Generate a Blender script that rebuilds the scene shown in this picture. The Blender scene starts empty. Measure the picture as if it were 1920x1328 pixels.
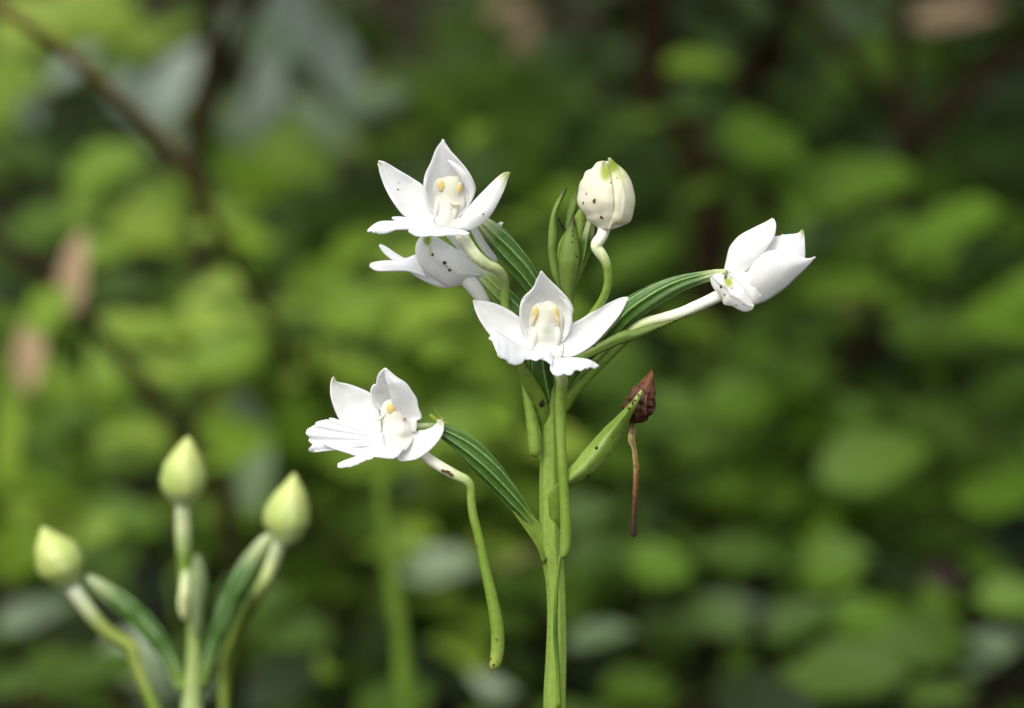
import bpy, math, random
from mathutils import Vector, Matrix, noise
from mathutils.bvhtree import BVHTree
R = math.radians
SC = bpy.context.scene
COL = SC.collection

# ------------------------------------------------------------------ camera
W_F, D_F = 0.25, 0.70                     # picture width at the focus plane, focus distance (m)
AIM_Z, PITCH = 0.40, R(8)
CAM = Vector((0, -D_F * math.cos(PITCH), AIM_Z + D_F * math.sin(PITCH)))
cd = bpy.data.cameras.new('camera'); cam = bpy.data.objects.new('camera', cd); COL.objects.link(cam)
cam.location = CAM; cam.rotation_euler = (math.pi / 2 - PITCH, 0, 0)
cd.sensor_width = 36; cd.lens = 36 * D_F / W_F
cd.clip_start = 0.02; cd.clip_end = 500
cd.dof.use_dof = True; cd.dof.focus_distance = D_F - 0.002; cd.dof.aperture_fstop = cd.lens / 13.5
SC.camera = cam
# ------------------------------------------------------------------ world and sun: a thinly overcast sky
SUN_EL, SUN_AZ = R(52), R(-28)            # high, over the photographer's left shoulder
w = bpy.data.worlds.new('World'); SC.world = w; w.use_nodes = True
nt = w.node_tree; bg = nt.nodes['Background']
sky = nt.nodes.new('ShaderNodeTexSky'); sky.sky_type = 'NISHITA'; sky.sun_disc = False
sky.sun_elevation = SUN_EL; sky.sun_rotation = math.pi - SUN_AZ; sky.dust_density = 4; sky.air_density = 1
hs = nt.nodes.new('ShaderNodeHueSaturation'); hs.inputs['Saturation'].default_value = 0.34
nt.links.new(sky.outputs[0], hs.inputs['Color']); nt.links.new(hs.outputs[0], bg.inputs[0])
bg.inputs[1].default_value = 0.15
sd = bpy.data.lights.new('sun', 'SUN'); sd.energy = 1.05; sd.angle = R(45); sd.color = (1, 0.955, 0.88)
sun = bpy.data.objects.new('sun', sd); COL.objects.link(sun)
sdir = Vector((math.sin(SUN_AZ) * math.cos(SUN_EL), -math.cos(SUN_AZ) * math.cos(SUN_EL), math.sin(SUN_EL)))
sun.rotation_euler = sdir.to_track_quat('Z', 'Y').to_euler(); sun.location = (0, 0, 5)
SC.view_settings.view_transform = 'Standard'; SC.view_settings.look = 'None'
SC.view_settings.exposure = 0.78; SC.view_settings.gamma = 1.0
SC.render.engine = 'CYCLES'; SC.cycles.max_bounces = 12; SC.cycles.diffuse_bounces = 8; SC.cycles.transmission_bounces = 8; SC.cycles.transparent_max_bounces = 8

# ------------------------------------------------------------------ helpers
RT = Vector((1, 0, 0)); FW = Vector((0, math.cos(PITCH), -math.sin(PITCH))); UP = Vector((0, math.sin(PITCH), math.cos(PITCH)))
def ray(px, py):
    k = W_F / D_F / 1920.0
    return FW + RT * ((px - 960) * k) + UP * ((664 - py) * k)
def P(px, py, y=0.0):
    """photo pixel -> the point of its sight line that lies in the vertical plane at world depth y"""
    r = ray(px, py); return CAM + r * ((y - CAM.y) / r.y)
def mpp(y): return W_F / 1920.0 * (y - CAM.y) / D_F      # metres per photo pixel at depth y
ZOOM = {0: (0, 0, 1.0), 1: (660, 240, 3.69), 2: (860, 480, 4.428), 3: (1000, 270, 4.023), 4: (1140, 390, 4.283),
        5: (550, 670, 5.109), 6: (780, 760, 2.338), 7: (940, 660, 3.319), 8: (0, 780, 2.423)}
OFF = [0.0]
def V(z, X, Y, d):
    ox, oy, s = ZOOM[z]
    return P(ox + X / s, oy + Y / s, d / 1000.0 + OFF[0])
def lerp(a, b, t): return a + (b - a) * t
def mixc(a, b, t):
    t = min(1, max(0, t)); return tuple(lerp(a[i], b[i], t) for i in range(3))
def sstep(a, b, x):
    t = min(1, max(0, (x - a) / (b - a))); return t * t * (3 - 2 * t)
def table(vals, t):
    if not isinstance(vals, (tuple, list)): return vals
    n = len(vals) - 1
    if n == 0: return vals[0]
    i = min(int(t * n), n - 1); return lerp(vals[i], vals[i + 1], t * n - i)
def crom(pts, smooth=True, per=8):
    pts = [tuple(map(float, p)) for p in pts]
    if not smooth or len(pts) < 3: return pts
    out = []; n = len(pts)
    for i in range(n - 1):
        p1, p2 = pts[i], pts[i + 1]
        p0 = pts[i - 1] if i else tuple(2 * a - b for a, b in zip(p1, p2))
        p3 = pts[i + 2] if i + 2 < n else tuple(2 * b - a for a, b in zip(p1, p2))
        for k in range(per):
            t = k / per
            out.append(tuple(0.5 * (2 * b + (c - a) * t + (2 * a - 5 * b + 4 * c - d) * t * t + (3 * b - a - 3 * c + d) * t ** 3)
                             for a, b, c, d in zip(p0, p1, p2, p3)))
    out.append(pts[-1]); return out
def resample(pts, n, smooth=True):
    """n+1 points evenly along the curve (all components), length measured on the first two"""
    q = crom(pts, smooth); L = [0]
    for a, b in zip(q, q[1:]): L.append(L[-1] + max(1e-6, math.hypot(b[0] - a[0], b[1] - a[1])))
    out = []; j = 0
    for i in range(n + 1):
        s = L[-1] * i / n
        while j < len(q) - 2 and L[j + 1] < s: j += 1
        t = min(1, max(0, (s - L[j]) / (L[j + 1] - L[j])))
        out.append(tuple(lerp(a, b, t) for a, b in zip(q[j], q[j + 1])))
    return out

BASE = {}
def root(name, loc, label, cat, group=None):
    o = bpy.data.objects.new(name, None); COL.objects.link(o); o.location = loc; o.empty_display_size = 0.02
    o['label'] = label; o['category'] = cat
    if group: o['group'] = group
    BASE[o] = Vector(loc); return o
def mesh(name, verts, faces, mat, parent=None, cols=None, uvs=None, solid=0, smooth=True, label=None):
    base = BASE[parent] if parent else Vector()
    me = bpy.data.meshes.new(name); me.from_pydata([tuple(Vector(v) - base) for v in verts], [], faces); me.update()
    if cols:
        a = me.color_attributes.new('Col', 'FLOAT_COLOR', 'POINT')
        a.data.foreach_set('color', [x for c in cols for x in (c[0], c[1], c[2], 1)])
    if uvs:
        l = me.uv_layers.new(name='UVMap')
        l.data.foreach_set('uv', [x for f in faces for v in f for x in uvs[v]])
    if smooth: me.polygons.foreach_set('use_smooth', [True] * len(me.polygons))
    me.materials.append(mat)
    o = bpy.data.objects.new(name, me); COL.objects.link(o)
    if parent: o.parent = parent; BASE[o] = base
    if solid:
        m = o.modifiers.new('thickness', 'SOLIDIFY'); m.thickness = solid; m.offset = 0
    if label: o['label'] = label
    return o

# ------------------------------------------------------------------ materials
def nodes(name):
    m = bpy.data.materials.new(name); m.use_nodes = True
    t = m.node_tree; t.nodes.clear(); return m, t, t.nodes.new, t.links.new
def flesh(name, rough=0.45, trans=0.25, bump=0.15, vein=30.0, mottle=0.12, noise_scale=400.0, spec=0.4, sss=0.0):
    """living tissue: pigment from the 'Col' attribute, fine mottling, vein relief along the part, light passing through"""
    m, t, N, L = nodes(name)
    out = N('ShaderNodeOutputMaterial'); pr = N('ShaderNodeBsdfPrincipled')
    at = N('ShaderNodeAttribute'); at.attribute_name = 'Col'
    tc = N('ShaderNodeTexCoord'); nz = N('ShaderNodeTexNoise'); nz.inputs['Scale'].default_value = noise_scale; nz.inputs['Detail'].default_value = 4
    L(tc.outputs['Object'], nz.inputs['Vector'])
    mr = N('ShaderNodeMapRange'); mr.inputs[1].default_value = 0.3; mr.inputs[2].default_value = 0.7
    mr.inputs[3].default_value = 1 - mottle; mr.inputs[4].default_value = 1 + mottle * 0.4
    L(nz.outputs['Fac'], mr.inputs[0])
    mu = N('ShaderNodeVectorMath'); mu.operation = 'MULTIPLY'; L(at.outputs['Color'], mu.inputs[0]); L(mr.outputs[0], mu.inputs[1])
    L(mu.outputs[0], pr.inputs['Base Color'])
    pr.inputs['Roughness'].default_value = rough; pr.inputs['Specular IOR Level'].default_value = spec
    if sss:
        pr.inputs['Subsurface Weight'].default_value = sss; pr.inputs['Subsurface Radius'].default_value = (1, 0.9, 0.5); pr.inputs['Subsurface Scale'].default_value = 0.0012
    # relief: veins across the u direction plus grain
    uv = N('ShaderNodeUVMap'); sp = N('ShaderNodeSeparateXYZ'); L(uv.outputs[0], sp.inputs[0])
    nz2 = N('ShaderNodeTexNoise'); nz2.inputs['Scale'].default_value = 60; L(tc.outputs['Object'], nz2.inputs['Vector'])
    ad = N('ShaderNodeMath'); ad.operation = 'MULTIPLY_ADD'; L(nz2.outputs['Fac'], ad.inputs[0]); ad.inputs[1].default_value = 0.06; L(sp.outputs[0], ad.inputs[2])
    sn = N('ShaderNodeMath'); sn.operation = 'MULTIPLY'; L(ad.outputs[0], sn.inputs[0]); sn.inputs[1].default_value = vein * 2
    s2 = N('ShaderNodeMath'); s2.operation = 'SINE'; L(sn.outputs[0], s2.inputs[0])
    su = N('ShaderNodeMath'); su.operation = 'MULTIPLY_ADD'; L(s2.outputs[0], su.inputs[0]); su.inputs[1].default_value = 0.35; L(nz.outputs['Fac'], su.inputs[2])
    bp = N('ShaderNodeBump'); bp.inputs['Strength'].default_value = bump; bp.inputs['Distance'].default_value = 0.0004
    L(su.outputs[0], bp.inputs['Height']); L(bp.outputs[0], pr.inputs['Normal'])
    if trans:
        tr = N('ShaderNodeBsdfTranslucent'); L(mu.outputs[0], tr.inputs['Color']); L(bp.outputs[0], tr.inputs['Normal'])
        mx = N('ShaderNodeMixShader'); mx.inputs[0].default_value = trans
        L(pr.outputs[0], mx.inputs[1]); L(tr.outputs[0], mx.inputs[2]); L(mx.outputs[0], out.inputs[0])
    else: L(pr.outputs[0], out.inputs[0])
    return m
M_PETAL = flesh('petal_white', 0.55, 0.46, 0.05, 34, 0.03, 500, 0.3)
M_GREEN = flesh('stalk_green', 0.42, 0.0, 0.25, 10, 0.16, 700, 0.4, 0.15)
M_BRACT = flesh('bract_green', 0.45, 0.25, 0.25, 40, 0.16, 500, 0.35)
M_DRY = flesh('withered_brown', 0.6, 0.0, 0.8, 24, 0.55, 900, 0.35)
def leafmat(name, c, c2, rough=0.55, trans=0.3, spec=0.25):
    m, t, N, L = nodes(name)
    out = N('ShaderNodeOutputMaterial'); pr = N('ShaderNodeBsdfPrincipled')
    oi = N('ShaderNodeObjectInfo'); tc = N('ShaderNodeTexCoord')
    geo = N('ShaderNodeNewGeometry'); nz = N('ShaderNodeTexNoise'); nz.inputs['Scale'].default_value = 9; L(tc.outputs['Object'], nz.inputs['Vector'])
    ad = N('ShaderNodeMath'); ad.operation = 'ADD'; L(oi.outputs['Random'], ad.inputs[0]); L(nz.outputs['Fac'], ad.inputs[1])
    a2 = N('ShaderNodeMath'); a2.operation = 'ADD'; L(ad.outputs[0], a2.inputs[0]); L(geo.outputs['Random Per Island'], a2.inputs[1])
    mr = N('ShaderNodeMapRange'); mr.inputs[1].default_value = 0.5; mr.inputs[2].default_value = 2.3; L(a2.outputs[0], mr.inputs[0])
    mc = N('ShaderNodeMix'); mc.data_type = 'RGBA'; L(mr.outputs[0], mc.inputs[0])
    mc.inputs[6].default_value = (*c, 1); mc.inputs[7].default_value = (*c2, 1)
    L(mc.outputs[2], pr.inputs['Base Color']); pr.inputs['Roughness'].default_value = rough; pr.inputs['Specular IOR Level'].default_value = spec
    tr = N('ShaderNodeBsdfTranslucent'); L(mc.outputs[2], tr.inputs['Color'])
    mx = N('ShaderNodeMixShader'); mx.inputs[0].default_value = trans
    L(pr.outputs[0], mx.inputs[1]); L(tr.outputs[0], mx.inputs[2]); L(mx.outputs[0], out.inputs[0])
    return m
LEAF = {'lime': leafmat('leaf_lime', (0.17, 0.29, 0.018), (0.26, 0.36, 0.045)),
        'fresh': leafmat('leaf_fresh_green', (0.10, 0.195, 0.009), (0.165, 0.265, 0.024)),
        'mid': leafmat('leaf_mid_green', (0.06, 0.13, 0.005), (0.095, 0.18, 0.012)),
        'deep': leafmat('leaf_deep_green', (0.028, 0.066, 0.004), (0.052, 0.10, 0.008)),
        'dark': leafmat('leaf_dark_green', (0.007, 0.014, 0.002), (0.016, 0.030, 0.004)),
        'glauc': leafmat('leaf_glaucous', (0.12, 0.18, 0.085), (0.18, 0.24, 0.13), 0.45, 0.2, 0.5),
        'silver': leafmat('leaf_glaucous_sky_sheen', (0.20, 0.265, 0.20), (0.27, 0.33, 0.26), 0.4, 0.2, 0.5),  # glaucous leaf with the sky's reflection painted into its colour
        'sage': leafmat('leaf_glaucous_shade', (0.07, 0.115, 0.045), (0.10, 0.155, 0.065), 0.5, 0.2, 0.4),  # glaucous tone darkened: right-hand shade put into the colour
        'tan': leafmat('leaf_dry_tan', (0.38, 0.25, 0.15), (0.48, 0.35, 0.21), 0.7, 0.2, 0.2),
        'litter': leafmat('leaf_litter_brown', (0.05, 0.03, 0.013), (0.11, 0.07, 0.03), 0.8, 0.1, 0.2),
        'purple': leafmat('leaf_purple', (0.022, 0.010, 0.014), (0.04, 0.018, 0.022), 0.6, 0.1, 0.1),
        'rust': leafmat('leaf_rust', (0.13, 0.08, 0.007), (0.18, 0.10, 0.012), 0.6, 0.2)}
def barkmat(name, c, c2, scale=60):
    m, t, N, L = nodes(name)
    out = N('ShaderNodeOutputMaterial'); pr = N('ShaderNodeBsdfPrincipled'); tc = N('ShaderNodeTexCoord')
    mp = N('ShaderNodeMapping'); mp.inputs['Scale'].default_value = (1, 1, 0.25); L(tc.outputs['Object'], mp.inputs[0])
    nz = N('ShaderNodeTexNoise'); nz.inputs['Scale'].default_value = scale; nz.inputs['Detail'].default_value = 6; L(mp.outputs[0], nz.inputs['Vector'])
    rp = N('ShaderNodeValToRGB'); rp.color_ramp.elements[0].position = 0.35; rp.color_ramp.elements[1].position = 0.65
    rp.color_ramp.elements[0].color = (*c, 1); rp.color_ramp.elements[1].color = (*c2, 1); L(nz.outputs['Fac'], rp.inputs[0])
    L(rp.outputs[0], pr.inputs['Base Color']); pr.inputs['Roughness'].default_value = 0.9; pr.inputs['Specular IOR Level'].default_value = 0.08
    bp = N('ShaderNodeBump'); bp.inputs['Strength'].default_value = 0.6; bp.inputs['Distance'].default_value = 0.004
    L(nz.outputs['Fac'], bp.inputs['Height']); L(bp.outputs[0], pr.inputs['Normal']); L(pr.outputs[0], out.inputs[0])
    return m
M_BARK = barkmat('bark_dark', (0.010, 0.006, 0.002), (0.028, 0.017, 0.008))
M_CANE = barkmat('cane_brown', (0.13, 0.125, 0.025), (0.21, 0.14, 0.05))
M_STEM = barkmat('plant_stem', (0.05, 0.10, 0.010), (0.10, 0.17, 0.02))
M_SOIL = barkmat('forest_soil', (0.012, 0.010, 0.005), (0.04, 0.03, 0.016), 25)

# ------------------------------------------------------------------ shape builders for the orchids
WHITE = (0.89, 0.895, 0.88); CREAM = (0.82, 0.82, 0.66); PALE = (0.50, 0.56, 0.28)
GRN = (0.165, 0.265, 0.030); LIGHT = (0.215, 0.315, 0.052); DEEP = (0.042, 0.112, 0.011); TIP = (0.36, 0.42, 0.05)
RIDGE = (0.27, 0.38, 0.14); RUST = (0.16, 0.055, 0.018); BLACK = (0.015, 0.012, 0.008); YELLOW = (0.85, 0.60, 0.16)
SEED = [1]
def patch(name, parent, z, e1, e2, d1=0, d2=0, bulge=0, n=26, m=12, mat=None, col=WHITE, tip=None, tip_at=0.86, tip_w=0.5,
          base=None, base_to=0.3, thick=0.00045, s1=True, s2=True, ruffle=0.25, fold=0, label=None, crease=0, paint=(), flute=None):
    """a petal between two traced edges (base -> tip); d1/d2 depth in mm along each edge, bulge pushes the middle away"""
    A = resample(e1, n, s1); B = resample(e2, n, s2); SEED[0] += 1
    vs, cs, uv, fs = [], [], [], []
    for i in range(n + 1):
        t = i / n
        for j in range(m + 1):
            s = j / m; c = 4 * s * (1 - s)
            d = lerp(table(d1, t), table(d2, t), s) + table(bulge, t) * c * (0.25 + 0.75 * math.sin(math.pi * min(1, t * 0.9 + 0.05)))
            d += ruffle * noise.noise(Vector((s * 3.1, t * 4.3, SEED[0] * 3.7)))
            d -= crease * math.exp(-((s - 0.5) / 0.07) ** 2) * (1 - t * 0.6)
            if flute: d += flute[0] * s * math.sin(flute[1] * t + 2.0 * noise.noise(Vector((t * 5, 0, SEED[0]))))
            X, Y = lerp(A[i][0], B[i][0], s), lerp(A[i][1], B[i][1], s)
            vs.append(V(z, X, Y, d)); uv.append((s, t))
            k = col
            for qx, qy, ra, rb, pc, st in paint: k = mixc(k, pc, st * sstep(1.0, 0.25, math.hypot((X - qx) / ra, (Y - qy) / rb)))
            if base: k = mixc(base, k, sstep(0, base_to, t))
            if tip: k = mixc(k, tip, sstep(tip_at, 1.0, t) * max(0, 1 - (abs(s - 0.5) / tip_w) ** 2))
            cs.append(k)
    for i in range(n):
        for j in range(m):
            a = i * (m + 1) + j; fs.append((a, a + 1, a + m + 2, a + m + 1))
    return mesh(name, vs, fs, mat or M_PETAL, parent, cs, uv, thick, label=label)
def tube(name, parent, z, pts, cols, mat=None, ribs=0, rib=0.0, twist=0.0, n=40, seg=16, rib_col=None, flat=1.0, label=None, lump=0.03):
    """pts = (X, Y, depth mm, half-width in zoom px); cols = colours along it"""
    Q = resample(pts, n); SEED[0] += 1
    sc = ZOOM[z][2]
    C = [V(z, q[0], q[1], q[2]) for q in Q]; r = [max(1e-5, q[3] / sc * mpp(q[2] / 1000 + OFF[0])) for q in Q]
    vs, cs, uv, fs = [], [], [], []; up = Vector((0, -1, 0.02)).normalized()
    for i in range(n + 1):
        tg = (C[min(n, i + 1)] - C[max(0, i - 1)]).normalized()
        u = (up - tg * up.dot(tg)).normalized(); b = tg.cross(u)
        for k in range(seg):
            a = 2 * math.pi * k / seg
            prof = math.cos(ribs * (a + twist * i / n)) if ribs else 0
            rr = r[i] * (1 + rib * (prof if prof > 0 else prof * 0.6) + lump * noise.noise(Vector((math.cos(a), math.sin(a), i * 0.25 + SEED[0] * 9))))
            vs.append(C[i] + u * (math.cos(a) * rr * flat) + b * (math.sin(a) * rr))
            c = cols if not isinstance(cols, list) else tuple(table([q[x] for q in cols], i / n) for x in range(3))
            if rib_col: c = mixc(c, rib_col, sstep(0.80, 1.0, prof) * 0.8)
            cs.append(c); uv.append((k / seg, i / n))
    for i in range(n):
        for k in range(seg):
            a = i * seg + k; b2 = i * seg + (k + 1) % seg; fs.append((a, b2, b2 + seg, a + seg))
    for i, sgn in ((0, 1), (n, -1)):          # closed ends
        vs.append(C[i]); cs.append(cs[i * seg]); uv.append((0.5, i / n)); ce = len(vs) - 1
        for k in range(seg):
            a, b2 = i * seg + k, i * seg + (k + 1) % seg
            fs.append((b2, a, ce) if sgn > 0 else (a, b2, ce))
    return mesh(name, vs, fs, mat or M_GREEN, parent, cs, uv, label=label)
def blob(name, parent, z, X, Y, d, rx, ry, rd, col, mat=None, rot=0, nu=12, nv=8, wob=0.06, label=None, edge=None):
    sc = ZOOM[z][2]; vs, cs, uv, fs = [], [], [], []; SEED[0] += 1
    ca, sa = math.cos(R(rot)), math.sin(R(rot))
    for i in range(nv + 1):
        ph = math.pi * i / nv
        for k in range(nu):
            th = 2 * math.pi * k / nu
            q = 1 + wob * noise.noise(Vector((math.cos(th) * 1.3, ph, SEED[0] * 5)))
            x, y, dd = math.sin(ph) * math.cos(th) * rx * q, -math.cos(ph) * ry * q, math.sin(ph) * math.sin(th) * rd
            vs.append(V(z, X + x * ca - y * sa, Y + x * sa + y * ca, d + dd)); cs.append(mixc(col, edge, sstep(0.45, 0.95, math.hypot(x / rx, y / ry))) if edge else col); uv.append((k / nu, i / nv))
    for i in range(nv):
        for k in range(nu):
            a = i * nu + k; b = i * nu + (k + 1) % nu; fs.append((a, b, b + nu, a + nu))
    return mesh(name, vs, fs, mat or M_PETAL, parent, cs, uv, label=label)
def speck(parent, z, X, Y, r, col=RUST, r2=None, rot=0, name='brown_speck'):
    """a small scab on the surface of a part: found along the sight line"""
    b = BASE[parent]; me = parent.data
    bv = BVHTree.FromPolygons([v.co + b for v in me.vertices], [tuple(p.vertices) for p in me.polygons])
    dr = V(z, X, Y, 0) - CAM; hit = bv.ray_cast(CAM, dr.normalized())[0]
    if hit is None: return None
    sub = parent if parent.parent.parent is None else parent.parent
    return blob(name, sub, z, X, Y, (hit.y - OFF[0]) * 1000 - 0.22, r, r2 or r, 0.25, col, M_DRY, rot, 8, 6, 0.5)

# ================================================================== THE SETTING
def ground_z(x, y):
    rise = max(0.0, y - 1.45); rise = rise * rise / (rise + 0.35)
    h = 0.30 * min(rise, 7 + (rise - 7) * 0.1 if rise > 7 else rise)
    far = math.hypot(x, y)
    return h + 0.02 * noise.noise(Vector((x * 1.3, y * 1.3, 0))) * min(1, far) + 0.25 * noise.noise(Vector((x * .12, y * .12, 3))) * min(1, max(0, (far - 3) / 6))
def axis_vals(lo, hi, fine_lo, fine_hi, step):
    v = [fine_lo + i * step for i in range(int((fine_hi - fine_lo) / step) + 1)]; s = step; a = v[0]; b = v[-1]
    while a > lo: s *= 1.25; a -= s; v.insert(0, a)
    s = step
    while b < hi: s *= 1.25; b += s; v.append(b)
    return v
gx = axis_vals(-120, 120, -2, 2, 0.06); gy = axis_vals(-120, 120, -1, 4.5, 0.06)
gv = [(x, y, ground_z(x, y)) for y in gy for x in gx]
gf = [(j * len(gx) + i, j * len(gx) + i + 1, (j + 1) * len(gx) + i + 1, (j + 1) * len(gx) + i) for j in range(len(gy) - 1) for i in range(len(gx) - 1)]
g = mesh('forest_floor', gv, gf, M_SOIL); g['kind'] = 'structure'

# ------------------------------------------------------------------ leaves and undergrowth
def leaf_mesh(name, mat, w=0.42, droop=0.18, fold=0.18, n=8):
    vs, fs = [], []
    for i in range(n + 1):
        t = i / n; hw = w * 0.5 * (math.sin(math.pi * min(1, t ** 0.75)) ** 0.8 if 0 < t < 1 else 0.01)
        z0 = -droop * (t - 0.3) ** 2
        for s in (-1, -0.5, 0, 0.5, 1): vs.append((t - 0.5, hw * s, z0 + fold * hw * abs(s) + 0.015 * math.sin(t * 17 + s * 2) * abs(s)))
    for i in range(n):
        for j in range(4):
            a = i * 5 + j; fs.append((a, a + 1, a + 6, a + 5))
    me = bpy.data.meshes.new(name); me.from_pydata(vs, [], fs); me.update(); me.materials.append(mat)
    me.polygons.foreach_set('use_smooth', [True] * len(me.polygons)); return me
LM = {k: [leaf_mesh('leaf', m, wd) for wd in (0.38, 0.55, 0.75)] for k, m in LEAF.items()}
def put_leaf(parent, me, c, axis, normal, length, width=None, name='leaf'):
    x = axis.normalized(); n = (normal - x * normal.dot(x)).normalized(); y = n.cross(x)
    o = bpy.data.objects.new(name, me); COL.objects.link(o); o.parent = parent
    wd = width if width else length
    M = Matrix((x * length, y * wd, n * length)).transposed().to_4x4()
    M.translation = c - BASE[parent]; o.matrix_local = M; return o
def tubes3(paths, seg=7):
    """several joined 3-D branches -> verts, faces; path = [(Vector, radius), ...]"""
    vs, fs = [], []
    for p in paths:
        b0 = len(vs)
        for i, (c, r) in enumerate(p):
            tg = (p[min(len(p) - 1, i + 1)][0] - p[max(0, i - 1)][0]).normalized()
            ref = Vector((0, 1, 0)) if abs(tg.y) < 0.9 else Vector((1, 0, 0))
            u = tg.cross(ref).normalized(); b = tg.cross(u)
            for k in range(seg):
                a = 2 * math.pi * k / seg; vs.append(c + (u * math.cos(a) + b * math.sin(a)) * r)
        for i in range(len(p) - 1):
            for k in range(seg):
                a = b0 + i * seg + k; b2 = b0 + i * seg + (k + 1) % seg; fs.append((a, b2, b2 + seg, a + seg))
        fs.append(tuple(b0 + (len(p) - 1) * seg + k for k in range(seg))); fs.append(tuple(b0 + k for k in reversed(range(seg))))
    return vs, fs
def bez(a, b, c, r0, r1, n=8):
    return [((a * (1 - t) ** 2 + b * (2 * t * (1 - t)) + c * t * t), lerp(r0, r1, t)) for t in [i / n for i in range(n + 1)]]
rng = random.Random(11)
def leafy_plant(name, label, spots, cat='plant', group=None, stem_x=None, stem_r=0.004, mat=None):
    """spots = (centre, length, width ratio index, axis, normal, colour class); one stem from the ground, a twig to every leaf"""
    cx = sum(s[0].x for s in spots) / len(spots); cy = sum(s[0].y for s in spots) / len(spots) + 0.05
    bx = stem_x if stem_x is not None else cx
    b = Vector((bx, cy, ground_z(bx, cy) - 0.01)); o = root(name, b, label, cat, group)
    top = max(s[0].z for s in spots); top = max(top - 0.02, b.z + 0.06)
    tp = Vector((cx, cy, top)); mid = Vector((lerp(bx, cx, .5) + 0.02, cy + 0.02, (b.z + top) / 2))
    main = bez(b, mid, tp, stem_r, stem_r * 0.4, 10); paths = [main]
    for c, ln, wi, ax, nm, cl in spots:
        base = c - ax.normalized() * ln * 0.5
        k = min(range(len(main)), key=lambda i: abs(main[i][0].z - (base.z - 0.05)))
        st = main[k][0]; paths.append(bez(st, (st + base) / 2 + Vector((0, 0, 0.01)), base, stem_r * 0.5, 0.0008, 5))
        put_leaf(o, LM[cl][wi], c, ax, nm, ln, name='dry_leaf' if cl == 'tan' else 'leaf')
    vs, fs = tubes3(paths); mesh('stem', vs, fs, mat or M_STEM, o)
    return o
def hero(px, py, L, ang, cl, y, wi=1, tilt=None):
    c = P(px, py, y); a = R(ang)
    ax = Vector((math.cos(a), rng.uniform(-0.5, 0.1), math.sin(a)))
    nm = Vector((rng.uniform(-0.35, 0.3), -0.75, rng.uniform(0.5, 1.0))) if tilt is None else Vector(tilt)
    return (c, L * mpp(y), wi, ax, nm, cl)
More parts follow.
